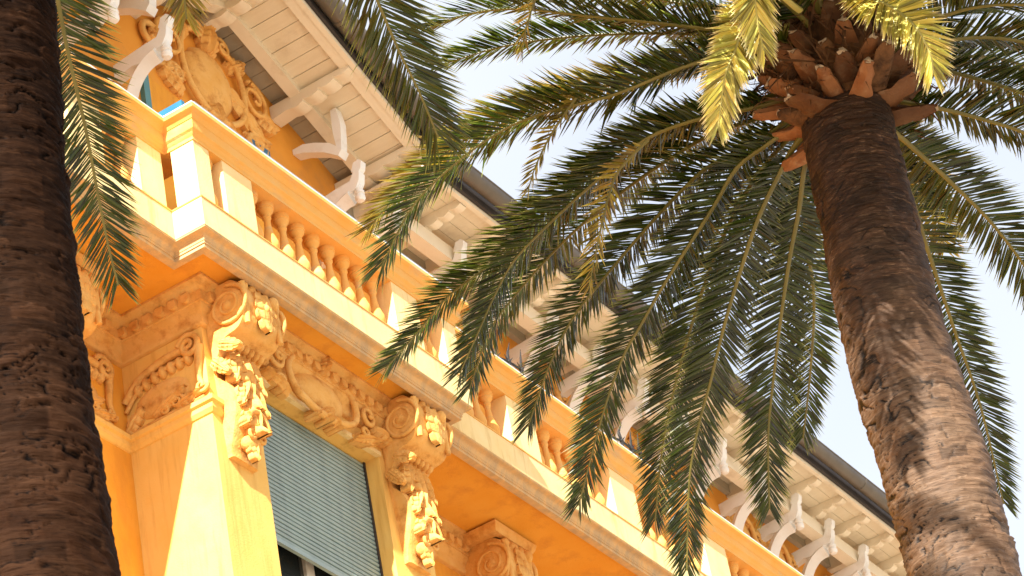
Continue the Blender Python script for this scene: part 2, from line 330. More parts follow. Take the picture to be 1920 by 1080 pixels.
def blob(mb, fn, u, v, ru, rv, d, base=0.):
    O = np.array(fn(0, 0, 0)); B = np.stack([np.array(fn(1, 0, 0))-O, np.array(fn(0, 1, 0))-O, np.array(fn(0, 0, 1))-O])
    mb.ell(fn(u, v, base), (ru, rv, d), 14, 8, B); return mb
def cartouche(mb, fn0, W, H, seed=0, K=1.0):
    """shield framed in C-scrolls, volutes either side, leaf sprays"""
    r = random.Random(seed); fn = lambda u, v, d=0.: fn0(u, v, d*K)
    blob(mb, fn, 0, 0, W*.23, H*.40, .05)
    for s in (-1, 1):
        curve(mb, fn, [(s*W*.08, H*.50), (s*W*.23, H*.42), (s*W*.30, H*.10), (s*W*.26, -H*.25), (s*W*.12, -H*.46), (0, -H*.50)], .022, .03, .035)
        spiral(mb, fn, s*W*.40, H*.12, H*.23, 1.6, math.pi/2, -s, .022, .03)
        spiral(mb, fn, s*W*.37, -H*.28, H*.15, 1.4, -math.pi/2, s, .018, .025)
        spiral(mb, fn, s*W*.12, H*.50, H*.13, 1.4, 0 if s < 0 else math.pi, -s, .016, .04)
        leaf(mb, fn, s*W*.30, -H*.42, math.pi/2-s*1.35, W*.22, H*.11, .045)
        leaf(mb, fn, s*W*.46, 0, math.pi/2-s*1.9, W*.16, H*.13, .05)
        leaf(mb, fn, s*W*.20, H*.36, math.pi/2-s*1.0, W*.17, H*.10, .05)
        leaf(mb, fn, s*W*.05, -H*.40, -math.pi/2+s*.7, H*.30, H*.10, .05)
        for k in range(4): blob(mb, fn, s*W*(.33+.05*k), H*(.40-.05*k), .022, .022, .035, .01)
    leaf(mb, fn, 0, H*.34, math.pi/2, H*.34, H*.15, .075)
    leaf(mb, fn, 0, -H*.30, -math.pi/2, H*.34, H*.13, .06)
    return mb
front = lambda x, y, z: relief((x, y, z), (1, 0, 0), (0, 0, 1), (0, -1, 0))
side = lambda x, y, z: relief((x, y, z), (0, -1, 0), (0, 0, 1), (-1, 0, 0))    # faces -X, u runs outwards

# frieze over the window
fz = MB(); cartouche(fz, front((WX0+WX1)/2+.0, YB-.002, -.335), 1.34, .40, 1, 2.1); obj('frieze_ornament', fz, 'ornament', V, 50)
lt = MB(); lt.box(WX0-.01, WX1+.01, YB-.02, YB+.02, -.505, -.47); obj('lintel_fillet', lt, 'pale', V, 0)

# console brackets
def console(x0, x1, yw, ztop, H=1.22, D=.27, vr=.19, cap=True):
    """scroll bracket: upper volute block, S-shaped neck, acanthus tail"""
    xm, hw = (x0+x1)/2, (x1-x0)/2
    out = []     # outline (y outwards, z)
    out.append((0, 0)); out.append((D*.80, 0))
    for i in range(13):
        a = math.pi/2-i/12*math.pi*.98; out.append((D*.72+vr*.50*math.cos(a), -vr*.98+vr*.98*math.sin(a)))
    out += [(D*.50, -vr*2.02), (D*.36, -vr*2.25), (D*.22, -vr*2.6), (D*.14, -vr*2.9)]
    for i in range(9):
        k = i/8; out.append((D*(.14+.34*math.sin(math.pi*min(1, k*1.1)**.8)*(1-.3*k)), -vr*3.3-(H-vr*3.3)*k))
    out.append((0, -H))
    m_ = MB()
    # tapering width towards the tail: build as loft of slices
    rings = []
    for q, wq in ((-1, 1), (-.86, 1.0), (.86, 1.0), (1, 1)):
        ring = []
        for (o, z) in out:
            tw = 1 if z > -vr*2.2 else max(.62, 1-(-z-vr*2.2)/(H)*.55)
            e = .012 if abs(q) == 1 else 0
            ring.append((xm+hw*tw*q, yw-max(o-e, -.02), ztop+z))
        rings.append(ring)
    m_.loft(rings)
    c = obj('console', m_, 'ornament', V, 40)
    # side volutes
    for sx, fn in ((-1, side(x0-.004, yw-D*.62, ztop-vr*.98)), (1, relief((x1+.004, yw-D*.62, ztop-vr*.98), (0, -1, 0), (0, 0, 1), (1, 0, 0)))):
        v = MB(); spiral(v, fn, 0, 0, vr*.80, 2.1, math.pi*.5, -1, .017, .004, 40); blob(v, fn, 0, 0, vr*.22, vr*.22, .035)
        blob(v, fn, 0, 0, vr*.66, vr*.66, .018)
        if sx < 0: leaf(v, fn, -D*.3, -vr*1.25, -.5, .20, .05, .03); leaf(v, fn, -D*.5, -vr*1.75, -.9, .2, .05, .03)
        obj('volute', v, 'ornament', c, 50)
    # front acanthus: upper spray with beads, hanging leaf
    fn = front(xm, yw-D*.72-vr*.50, ztop-vr*1.0)
    lf = MB()
    for k in (-1, 1):
        curve(lf, fn, [(k*hw*.92, vr*.75), (k*hw*.80, vr*.1), (k*hw*.86, -vr*.85)], .026, .02, -.02)
    for k in range(-2, 3):
        fu = front(xm, yw-D*.80, ztop-vr*.10); blob(lf, fu, k*hw*.34, -.03-.012*(k % 2), hw*.17, .05, .05+.01*(k % 2), .02)
    leaf(lf, fn, 0, vr*.55, -math.pi/2, vr*1.5, hw*.55, .035); blob(lf, fn, 0, 0, .03, .045, .05)
    blob(lf, fn, hw*.55, vr*.5, .035, .06, .05)
    fb = front(xm, yw-D*.45, ztop-vr*2.1)
    for k in range(-3, 4): blob(lf, fb, k*hw*.26, -.0, hw*.12, .035, .04)
    f2 = front(xm, yw-D*.30, 0)
    z0 = ztop-vr*2.35; ln = H-vr*2.35
    for k in (-1, 1):
        leaf(lf, f2, k*hw*.38, z0, -math.pi/2+k*.28, ln*.36, hw*.34, .07, 5)
        leaf(lf, f2, k*hw*.16, z0-ln*.28, -math.pi/2+k*.45, ln*.32, hw*.30, .085, 5)
        spiral(lf, f2, k*hw*.52, z0-ln*.42, .065, 1.5, math.pi/2, k, .018, .03)
        leaf(lf, f2, k*hw*.12, z0-ln*.52, -math.pi/2+k*.50, ln*.26, hw*.26, .09, 4)
        spiral(lf, f2, k*hw*.26, z0-ln*.80, .05, 1.4, math.pi/2, k, .016, .05)
    leaf(lf, f2, 0, z0-.02, -math.pi/2, ln*.55, hw*.42, .085, 6, 1.0)
    leaf(lf, f2, 0, z0-ln*.50, -math.pi/2, ln*.34, hw*.44, .10, 4, 1.2)
    curve(lf, f2, [(-hw*.5, z0-ln*.66), (-hw*.2, z0-ln*.60), (hw*.25, z0-ln*.62), (hw*.45, z0-ln*.72)], .02, .02, .09)
    blob(lf, f2, 0, z0-ln*.86, hw*.42, .065, .06); leaf(lf, f2, 0, z0-ln*.84, -math.pi/2, ln*.20, hw*.28, .05, 3)
    obj('acanthus', lf, 'ornament', c, 75)
    if not cap: return c
    # block over the console
    b = MB(); b.sweep([(x0-.05, yw+.0), (x0-.05, yw-D*.84), (x1+.05, yw-D*.84), (x1+.05, yw)], [(0, 0), (.03, .0), (.05, .035), (.06, .075), (0, .075)])
    b.box(x0-.05, x1+.05, yw-D*.84, yw, .0, .074)
    b.v = [(p[0], p[1], p[2]+(ztop)) if i >= 0 else p for i, p in enumerate(b.v)]
    obj('abacus', b, 'ornament', c, 0)
    return c
console(.53, .95, YB, -.075, 1.27, .335, .205, cap=False); console(2.56, 2.98, YB, -.075, 1.27, .335, .205, cap=False)
for x in (-.62, 4.66, 7.6, 10.6): console(x, x+.38, YW, -.15, 1.2, .44, .22)

# capital on the bay's side and the recessed wall
def capital(fn, W, seed, mirror=1):
    c = MB()
    curve(c, fn, [(-W*.48, -.66), (-W*.30, -.54), (0, -.48), (W*.22, -.475), (W*.36, -.50)], .03, .03, .02)
    curve(c, fn, [(-W*.48, -.73), (-W*.30, -.61), (0, -.55), (W*.22, -.545), (W*.36, -.57)], .016, .016, .02)
    for k in range(8):
        u = -W*.42+k*W*.105; z = -.645+.09*math.sin(min(1, (k+1)/6)*math.pi/2)
        blob(c, fn, u, z, .034, .05, .05)
    spiral(c, fn, W*.36, -.48, .095, 1.7, math.pi*.9, -1, .024, .03)
    curve(c, fn, [(W*.46, -.50), (W*.44, -.62), (W*.42, -.74), (W*.47, -.83)], .034, .016, .02)
    spiral(c, fn, W*.44, -.82, .05, 1.2, 0, -1, .016, .02)
    blob(c, fn, -W*.05, -.74, W*.34, .13, .03)
    leaf(c, fn, -W*.50, -.90, .7, .22, .06, .05); leaf(c, fn, -W*.15, -.86, .35, .30, .05, .05)
    spiral(c, fn, 0, -.86, .045, 1.5, 0, 1, .014, .02); spiral(c, fn, W*.14, -.84, .05, 1.5, 0, 1, .015, .02)
    leaf(c, fn, W*.12, -.88, .15, .22, .045, .05)
    curve(c, fn, [(-W*.45, -.905), (0, -.90), (W*.45, -.90)], .016, .016, .01)
    return obj('capital', c, 'ornament', V, 50)
capital(side(BX0-.002, (YB+YW)/2, 0), YW-YB, 2)
capital(front(.02, YW-.002, 0), .62, 3); capital(front(-1.1, YW-.002, 0), .62, 3)
capital(front(3.5, YW-.002, 0), .7, 4)

# ---- roller shutter and window
sh = thing_sh = bpy.data.objects.new('roller_shutter', None); COL.objects.link(sh); sh.parent = V; sh.location = -V.location
SHB = -1.62; nsl = 31; pitch = (WZ-SHB)/nsl
sm = MB(); hw = (WX1-WX0)/2
sm.prism([(.002, .0), (-.010, .003), (-.015, pitch*.40), (-.011, pitch*.70), (.002, pitch*.86), (.008, pitch*.86), (.008, 0)], -hw, hw, lambda a, b, h: (h, a, b))
sme = mesh('slat', sm, M['slat'], 40, zoff=False)
for i in range(nsl):
    o = bpy.data.objects.new('slat', sme); COL.objects.link(o); o.parent = sh; o.location = ((WX0+WX1)/2, .60+random.uniform(-.0015, .0015), ZB+SHB+i*pitch); o.rotation_euler = (random.uniform(-.05, .05), random.uniform(-.0008, .0008), 0)
sb = MB(); sb.box(WX0, WX1, .606, .614, SHB+.004, WZ-.002); b_ = obj('shutter_backing', sb, 'dark', None, 0); b_.parent = sh
sb = MB(); sb.box(WX0+.002, WX1-.002, .585, .612, SHB-.035, SHB-.002); b_ = obj('bottom_bar', sb, 'slat', None, 0); b_.parent = sh
for x in (WX0, WX1-.02):
    gd = MB(); gd.box(x+.001, x+.019, .575, .587, -3.0, WZ-.001); obj('shutter_guide', gd, 'dark', V, 0)
wf = MB()
for a, b in ((WX0+.001, WX0+.07), (WX1-.07, WX1-.001), ((WX0+WX1)/2-.05, (WX0+WX1)/2+.05)): wf.box(a, b, .70, .76, -2.999, WZ-.002)
wf.box(WX0+.07, WX1-.07, .702, .758, -2.97, -2.9); wf.box(WX0+.07, WX1-.07, .702, .758, WZ-.08, WZ-.003)
fr = obj('window_frame', wf, 'white', V, 0)
for a, b in ((WX0+.07, (WX0+WX1)/2-.05), ((WX0+WX1)/2+.05, WX1-.07)):
    p = MB(); p.box(a, b, .725, .731, -2.9, WZ-.08); obj('pane', p, 'glass', fr, 0)
cu = MB(); cp_ = []
for i in range(60): cp_.append((WX0+.22+i*.011, .85+.022*math.sin(i*.9)))
cu.loft([[(x, y, z) for x, y in cp_] for z in (-2.95, WZ-.1)], False, False); obj('curtain', cu, 'curtain', fr, 60)
rm = MB(); rm.box(WX0+.01, WX1-.01, 1.10, 1.13, -2.99, WZ-.01); obj('dark_interior', rm, 'room', V, 0)

# ---- balustrade
BL = bpy.data.objects.new('balustrade', None); COL.objects.link(BL); BL.parent = V; BL.location = -V.location
hp = [(-.23, .725), (-.012, .725), (-.012, .752), (-.004, .760), (.004, .776), (.020, .790), (.024, .800), (.024, .858), (.030, .862), (.036, .874), (.052, .892), (.074, .902), (.080, .908), (.080, .934), (.070, .945), (-.25, .946), (-.25, .80), (-.23, .79)]
hr = MB(); hr.sweep(spath, hp); o_ = obj('handrail', hr, 'rail', None, 22); o_.parent = BL
cp2 = MB(); cp2.sweep(spath, [(.074, .9462), (.074, .957), (-.20, .960), (-.20, .9485)]); o_ = obj('coping', cp2, 'white', None, 0); o_.parent = BL
def pedestal(x0, x1, y0, y1=None):
    y1 = y1 or y0+.19; b = MB()
    b.box(x0, x1, y0, y1, .2362, .7248); o = obj('pedestal', b, 'pale', None, 0); o.parent = BL
bp = [(.058, 0), (.058, .03), (.052, .034), (.034, .042), (.030, .055), (.040, .072), (.062, .10), (.070, .135), (.067, .165), (.052, .20), (.036, .245), (.028, .30), (.026, .345), (.029, .365), (.036, .372), (.036, .385), (.030, .392), (.033, .402), (.050, .422), (.058, .432), (.058, .448), (.066, .452), (.066, .490)]
bm_ = MB(); bm_.lathe([(r*.90, z) for r, z in bp], n=20); bme = mesh('baluster', bm_, M['rail'], 40, zoff=False)
def baluster(x, y):
    o = bpy.data.objects.new('baluster', bme); COL.objects.link(o); o.parent = BL; o.location = (x, y, ZB+.2355)
# bay front
pedestal(.02, .19, .02); baluster(.265, .12); pedestal(.335, .665, .02)
for i in range(9): baluster(.775+i*.182, .12)
pedestal(2.345, 2.675, .02); baluster(2.76, .12); pedestal(3.00, SX1-.02, .02); baluster(2.9, .12)
# wings
pedestal(-.28, -.02, YS+.02); 
for i in range(2): baluster(-.37-i*.182, YS+.12)
x = -.66
pedestal(-1.0, -.66, YS+.02)
for g_ in range(4):
    for i in range(5): baluster(-1.1-g_*1.34-i*.182, YS+.12)
    pedestal(-1.1-g_*1.34-1.24, -1.1-g_*1.34-.91+.07, YS+.02)
WING = [(3.28, 3.34)]
pedestal(3.28, 3.45, YS+.02)
for i in range(4): baluster(3.57+i*.182, YS+.12)
px = 4.25
for g_ in range(8):
    pedestal(px, px+.40, YS+.02)
    for i in range(6): baluster(px+.40+.11+i*.185, YS+.12)
    px += .40+.22+5*.185

# ---- eaves: wings
def eave(x0, x1):
    e = bpy.data.objects.new('eave', None); COL.objects.link(e); e.parent = V; e.location = -V.location
    def part(n, mb, m, s=0): o = obj(n, mb, m, None, s); o.parent = e; return o
    ZS = 2.42
    # soffit boards along X
    nb = 7; y = .16; bw = (YA+.1-.16)/nb
    for i in range(nb): part('soffit_board', MB().box(x0, x1, y+i*bw+.002, y+(i+1)*bw-.002, ZS+.001*(i % 2), ZS+.03), 'plank')
    part('fascia', MB().box(x0, x1, .118, .158, ZS-.045, ZS+.075), 'wood')
    part('roof_edge', MB().box(x0, x1, .085, .116, ZS-.01, ZS+.13), 'dark')
    part('purlin', MB().box(x0, x1, .50, .62, ZS-.27, ZS-.125), 'wood')
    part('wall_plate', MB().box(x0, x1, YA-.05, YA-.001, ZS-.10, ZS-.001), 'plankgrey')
    # scalloped rafters
    rl = [(0, 0)]; rl = [(YA+.0, ZS-.001), (.165, ZS-.001)]
    zz = ZS-.045; yy = .165
    prof = [(.165, ZS-.035)]
    for k in range(4):
        a = .165+k*.115; b = a+.115
        for q in range(7):
            t = q/6; prof.append((a+(b-a)*t, ZS-.05-.018*k-.020*math.sin(math.pi*t)))
        prof.append((b+.004, ZS-.055-.018*(k+1)+.012))
    prof += [(.70, ZS-.124), (YA-.002, ZS-.124)]
    poly = [(YA-.002, ZS-.001), (.165, ZS-.001)]+prof
    rmb = MB(); rmb.prism(poly, -.045, .045, lambda a, b, h: (h, a, b)); rme = mesh('rafter', rmb, M['wood'], 30)
    n = int((x1-x0)/.51)
    for i in range(n+1):
        o = put('rafter', rme, None); o.parent = e; o.location = (x0+.12+i*.51, 0, 0)
    # gutter in lengths
    gl = 1.05; k = 0; xx = x0
    while xx < x1-.05:
        xe = min(xx+gl, x1); ring = []
        for q in range(15):
            a = math.pi+math.pi*q/14; ring.append((.072*math.cos(a), .082*math.sin(a)))
        inner = [(p*.93, r*.93) for p, r in ring[::-1]]
        gmb = MB(); gmb.prism(ring+inner, xx, xe-.004, lambda a, b, h: (h, -.005+a, ZS+.105+b))
        gb = gmb
        ring2 = [(p*1.05, r*1.05) for p, r in ring]; inner2 = [(p*1.003, r*1.003) for p, r in ring[::-1]]
        gmb.prism(ring2+inner2, xe-.035, xe-.006, lambda a, b, h: (h, -.005+a, ZS+.105+b))
        gmb.tube([(xx, -.075, ZS+.108), (xe-.004, -.075, ZS+.108)], .010, 6)
        part('gutter', gmb, 'gutter', 30); xx = xe
    return e
eave(GX1-.02, XR); eave(XL, GX0+.02)
# roofs (only seen from below or afar)
r_ = MB(); r_.prism([(.07, 2.56), (.07, 2.60), (9, 5.2), (9, 5.1), (YA+.1, 2.80), (YA+.1, 2.56)], GX1+.02, XR, lambda a, b, h: (h, a, b)); obj('roof', r_, 'tile', V, 0)
r_ = MB(); r_.prism([(.07, 2.56), (.07, 2.60), (9, 5.2), (9, 5.1), (YA+.1, 2.80), (YA+.1, 2.56)], XL, GX0-.02, lambda a, b, h: (h, a, b)); obj('roof', r_, 'tile', V, 0)

# ---- gable over the bay
G = bpy.data.objects.new('gable_eave', None); COL.objects.link(G); G.parent = V; G.location = -V.location
def gpart(n, mb, m, s=0): o = obj(n, mb, m, None, s); o.parent = G; return o
def gz(x): return AZ0-GS*abs(x-AX)
cs = 1/math.sqrt(1+GS*GS)
def slope_box(x0, x1, y0, y1, t0, t1, n, m):
    """board following the rake between x0 and x1; t0..t1 height relative to soffit"""
    b = MB(); vs = []
    for x in (x0, x1):
        for (y, t) in ((y0, t0), (y1, t0), (y1, t1), (y0, t1)): vs.append((x, y, gz(x)+t))
    b.add(vs, [(0, 1, 2, 3), (7, 6, 5, 4), (0, 4, 5, 1), (1, 5, 6, 2), (2, 6, 7, 3), (3, 7, 4, 0)]); return gpart(n, b, m)
GE = 1.84
bw = .125
for sgn in (-1, 1):
    k = 0; u = .0
    while u < GE-.01:
        u1 = min(u+bw, GE); a, b = sorted((AX+sgn*(u+.003), AX+sgn*(u1-.003)))
        slope_box(a, b, .135, .60, .0+.002*(k % 2), .03, 'soffit_board', 'plank')
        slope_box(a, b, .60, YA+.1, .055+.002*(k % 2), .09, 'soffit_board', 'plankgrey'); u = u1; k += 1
    a, b = sorted((AX, AX+sgn*GE))
    slope_box(a, b, .60, .70, -.055, .054, 'rake_beam', 'wood')
    slope_box(a, b, .135, .215, -.045, -.002, 'barge_board', 'wood')
    slope_box(a, b, .09, .132, -.055, .10, 'barge_board', 'wood')
    slope_box(a, b, .06, .088, -.015, .12, 'roof_edge', 'dark')
    # verge trough
    n = 3
    for q in range(n):
        u0, u1 = GE*q/n, GE*(q+1)/n
        pts = [(AX+sgn*u0, -.02, gz(AX+u0)+.09), (AX+sgn*(u1-.004), -.02, gz(AX+u1)+.09)]
        gpart('verge_trough', MB().tube(pts, .085, 14).tube([(AX+sgn*(u1-.035), -.02, gz(AX+u1-.035)+.09), (AX+sgn*(u1-.004), -.02, gz(AX+u1)+.09)], .091, 14), 'gutter', 40)
# corbel beams running out (scalloped)
def corbel(x, w=.10, drop=.13):
    prof = [(YA-.002, 0), (.138, 0), (.138, -.045)]
    for k in range(4):
        a = .14+k*.15
        for q in range(6): prof.append((a+.15*q/5, -.045-.022*k-.018*math.sin(math.pi*q/5)-(.0)))
    prof += [(YA-.002, -drop)]
    b = MB(); b.prism(prof, x-w/2, x+w/2, lambda a, b_, h: (h, a, gz(x)-.004+b_)); return gpart('corbel_beam', b, 'wood', 30)
for u in (0, .90, 1.70):
    for s in ((-1, 1) if u else (1,)): corbel(AX+s*u, .13)
# roof of the gable
r_ = MB()
for sgn in (-1, 1):
    vs = []
    for x in (AX, AX+sgn*(GE+.05)):
        for (y, t) in ((.05, .125), (7, .125), (7, .19), (.05, .19)): vs.append((x, y, gz(x)+t))
    r_.add(vs, [(0, 1, 2, 3), (7, 6, 5, 4), (0, 4, 5, 1), (1, 5, 6, 2), (2, 6, 7, 3), (3, 7, 4, 0)])
obj('gable_roof', r_, 'tile', V, 0)

# ---- timber brackets under the eaves
def bracket(x, z=2.15, foot=True, big=1.0):
    th = .040*big
    b = MB()
    arm = [(YA-.001, z-.03), (YA-.001, z-.16), (.74, z-.13), (.62, z-.15), (.54, z-.11), (.46, z-.09), (.42, z-.03), (.405, z+.05), (.44, z+.10), (.50, z+.0), (.62, z-.003)]
    b.prism(arm, x-th, x+th, lambda a, c, h: (h, a, c))
    o = obj('eave_bracket', b, 'white', V, 40)
    if foot:
        c = []; n = 14
        for i in range(n):
            t = i/(n-1)*math.pi/2; c.append((YA-.02-.33*(1-math.cos(t))*1.0-.03, z-.60+.48*math.sin(t)))
        m_ = MB(); m_.tube([(x, a, q) for a, q in c], [.05, .055, .055, .06, .07], 4, (1.25, 1.0), up=(1, 0, 0)); p = obj('brace', m_, 'white', None, 30); p.parent = o
    k = MB(); k.lathe([(.005, -.075), (.030, -.071), (.041, -.052), (.041, -.032), (.031, -.022), (.031, -.012), (.040, -.006), (.040, .016), (.029, .026), (.029, .09)], (x, .455, z-.125), 14); p = obj('pendant', k, 'white', None, 40); p.parent = o
    hn = MB(); hn.prism([(.43, z+.04), (.39, z+.08), (.375, z+.14), (.40, z+.165), (.45, z+.155), (.48, z+.08)], x-th*.8, x+th*.8, lambda a, c, h: (h, a, c)); p = obj('horn', hn, 'white', None, 30); p.parent = o
    return o
for x, ft in ((2.88, True), (3.37, False), (4.30, False), (4.98, True), (5.7, True), (6.45, True), (7.20, True), (7.90, True), (8.6, True), (9.35, True), (10.05, True), (10.73, True), (11.45, True), (12.6, True), (13.3, True), (.50, True), (-.1, False), (-2.0, True), (-2.7, True)):
    bracket(x, 2.18 if 0 < x < 3 else 2.15, ft)
# cross-shaped brace at the gable foot
for x in (2.78, .42):
    xb = MB(); xb.prism([(.50, 2.37), (.46, 2.42), (.56, 2.53), (.70, 2.61), (.80, 2.65), (YA-.002, 2.65), (YA-.002, 2.60), (.80, 2.57), (.62, 2.47)], x-.05, x+.05, lambda a, c, h: (h, a, c)); obj('cross_brace', xb, 'white', V, 30)
    xb = MB(); xb.prism([(.45, 2.56), (.44, 2.68), (.46, 2.83), (.51, 2.83), (.52, 2.62), (.51, 2.48), (.47, 2.42)], x-.04, x+.04, lambda a, c, h: (h, a, c)); obj('cross_brace', xb, 'white', V, 30)

# ---- attic ornaments and window frame
at = MB(); cartouche(at, front(1.66, YA-.002, 2.70), 1.30, .78, 5, 1.6); obj('gable_ornament', at, 'ornament', V, 50)
at = MB(); fa = front(1.2, YA-.002, 2.55)
leaf(at, fa, -.30, -.05, .9, .42, .10, .06); leaf(at, fa, -.20, -.10, .3, .40, .09, .06); spiral(at, fa, -.28, .15, .13, 1.5, 0, 1, .03, .03); obj('gable_ornament', at, 'ornament', V, 50); at = MB(); leaf(at, fa, .7, .2, -.8, .5, .12, .07); spiral(at, fa, .95, -.2, .13, 1.5, 0, -1, .03, .03)
obj('gable_ornament', at, 'ornament', V, 50)
for x in (5.05, 6.2, 7.55, 9.7, 10.4, 11.6):
    at = MB(); cartouche(at, front(x, YA-.002, 1.95), .62, .40, int(x*10)); obj('attic_ornament', at, 'ornament', V, 50)
fp = MB()
fp.box(.76, .83, YA-.04, YA-.001, .05, 2.34)
frm = obj('door_frame', fp, 'teal', V, 0)
dp = MB(); dp.box(.84, 2.44, YA-.012, YA-.002, .05, 2.28); obj('door_blind', dp, 'wall', V, 0)
# blue capping strip on the return of the handrail
bl = MB(); bl.box(-.070, -.035, .01, YS-.02, .9605, 1.012); obj('blue_capping', bl, 'blue', V, 0)
fl = MB(); fl.box(-.03, SX1+.04, -.066, -.04, .9605, .978); obj('lead_flashing', fl, 'lead', V, 0)
fl = MB(); fl.box(SX1+.1, XR, YS-.066, YS-.04, .9605, .972); obj('lead_flashing', fl, 'lead', V, 0)
fl = MB(); fl.box(2.05, 2.30, YA-.06, YA-.045, 2.22, 2.36); obj('blue_awning_end', fl, 'blue', V, 0)
# iron spike guards behind the handrail
def spikes(x0, n, seed):
    r = random.Random(seed); m_ = MB(); pts = []
    for i in range(n):
        x = x0+i*.165; z = 1.02+.02*r.uniform(-1, 1)+.01*i; y = .205+.015*r.uniform(-1, 1); pts.append((x, y, z))
        m_.tube([(x, y, .95), (x, y, z), (x+.02*r.uniform(-1, 1), y, z+.08), (x+.05*r.uniform(-.4, 1), y-.02, z+.19)], [.012, .014, .012, .002], 6)
        m_.tube([(x-.05, y, z+.05), (x, y, z), (x+.06, y-.01, z+.06)], [.002, .011, .002], 6); m_.ell((x, y, z), (.02, .02, .02), 8, 5)
    m_.tube(pts, .011, 6); obj('iron_spikes', m_, 'iron', V, 50)
spikes(4.14, 3, 1); spikes(5.84, 4, 3)

# ------------------------------------------------------------------ palms
def PT(u, v, t):
    w_ = CM.T@np.array([(u-960)/FPX, (v-540)/FPX, 1.]); return CP+t*w_/np.linalg.norm(w_)
def catmull(P, n):
    P = np.array(P, float); d = np.r_[0, np.cumsum(np.linalg.norm(np.diff(P, axis=0), axis=1))]; out = []
    E_ = np.vstack([2*P[0]-P[1], P, 2*P[-1]-P[-2]])
    for q in np.linspace(0, len(P)-1, n*4):
        i = min(int(q), len(P)-2); f = q-i; p0, p1, p2, p3 = E_[i:i+4]
        out.append(.5*(2*p1+(p2-p0)*f+(2*p0-5*p1+4*p2-p3)*f*f+(3*p1-p0-3*p2+p3)*f**3))
    out = np.array(out); d = np.r_[0, np.cumsum(np.linalg.norm(np.diff(out, axis=0), axis=1))]
    t = np.linspace(0, d[-1], n); return np.stack([np.interp(t, d, out[:, k]) for k in range(3)], 1), d[-1]
def frond(tree, centre, pts, L=.26, start=.12, dens=128, kind='leaf', rr=.0145, wid=.0086, vee=.20, seed=0, a0=72, a1=40, droop=.012, nrm=None):
    rg = np.random.default_rng(seed+100); P, ln = catmull(pts, 46); c = np.array(centre)
    T = np.gradient(P, axis=0); T /= np.linalg.norm(T, axis=1)[:, None]
    rm_ = MB(); k = np.linspace(0, 1, len(P))
    rm_.tube(P, rr*(1-.85*k**.8)+.0015+(.022 if kind == 'leaf' else 0)*np.clip(1-k/.10, 0, 1), 7, (1.15, .8))
    fo = obj('frond', rm_, 'rachisyoung' if kind == 'leafyoung' else 'rachis', tree, 60)
    n = int(ln*dens); S = np.linspace(start, .995, n); vs = []; fs = []; at = []
    for side_ in (-1, 1):
        for s in S:
            if rg.uniform() < .035: continue
            s2 = min(.999, s+rg.uniform(-.5, .5)/n); i = s2*(len(P)-1); i0 = min(int(i), len(P)-2); f = i-i0
            p = P[i0]*(1-f)+P[i0+1]*f; t = T[i0]*(1-f)+T[i0+1]*f; t = t/np.linalg.norm(t)
            rad = p-c; rad[2] = 0; rad = rad/(np.linalg.norm(rad)+1e-6)
            nn = (np.array([0, 0, 1.])+.7*rad) if nrm is None else np.array(nrm, float); nn = nn-t*(nn@t); nn /= np.linalg.norm(nn); b = np.cross(t, nn)*side_
            q = (s2-start)/(1-start)
            a = math.radians(a0+(a1-a0)*q**.9-14*max(0, q-.9)/.1+rg.normal(0, 4)); V_ = vee+rg.normal(0, .13)
            d = t*math.cos(a)+math.sin(a)*(b*math.cos(V_)+nn*math.sin(V_))
            l = L*(.55+.45*min(1, q/.22))*(1-.45*max(0, (q-.5)/.5)**2)*rg.uniform(.88, 1.08)
            e1 = p+d*l*.5; dr = np.array([0, 0, -1.])*l*droop*rg.uniform(.2, 1.6)+rg.normal(0, .012, 3)*l*1.0
            e2 = p+d*l+dr*(1 if rg.uniform() > .06 else 4.5); e1 = e1+dr*.2
            w_ = np.cross(d, nn*math.cos(V_)-b*math.sin(V_)); w_ /= np.linalg.norm(w_)+1e-9
            tw = rg.normal(0, .32); up = np.cross(w_, d); w_ = w_*math.cos(tw)+up*math.sin(tw); up = np.cross(w_, d)
            wd = wid*rg.uniform(.8, 1.2)*(1-.45*q)
            o = len(vs); gr, bl_ = rg.uniform(), rg.uniform(); tp = 1 if rg.uniform() > .25 else .7; tp = 1.0 if rg.uniform() < .75 else tp
            vs += [p+w_*wd*.45, p, p-w_*wd*.45, e1+w_*wd+up*wd*.35, e1, e1-w_*wd+up*wd*.35, e2]
            at += [(0, gr, bl_, 1)]*3+[(.5, gr, bl_, 1)]*3+[(1, gr, bl_, 1)]
            fs += [(o, o+1, o+4, o+3), (o+1, o+2, o+5, o+4), (o+3, o+4, o+6), (o+4, o+5, o+6)]
    lm = MB(); lm.v = [tuple(x) for x in vs]; lm.f = fs; lm.a = at
    lo = obj('leaflets', lm, kind, None, 0); lo.parent = fo; lo['kind'] = 'stuff'
    return fo
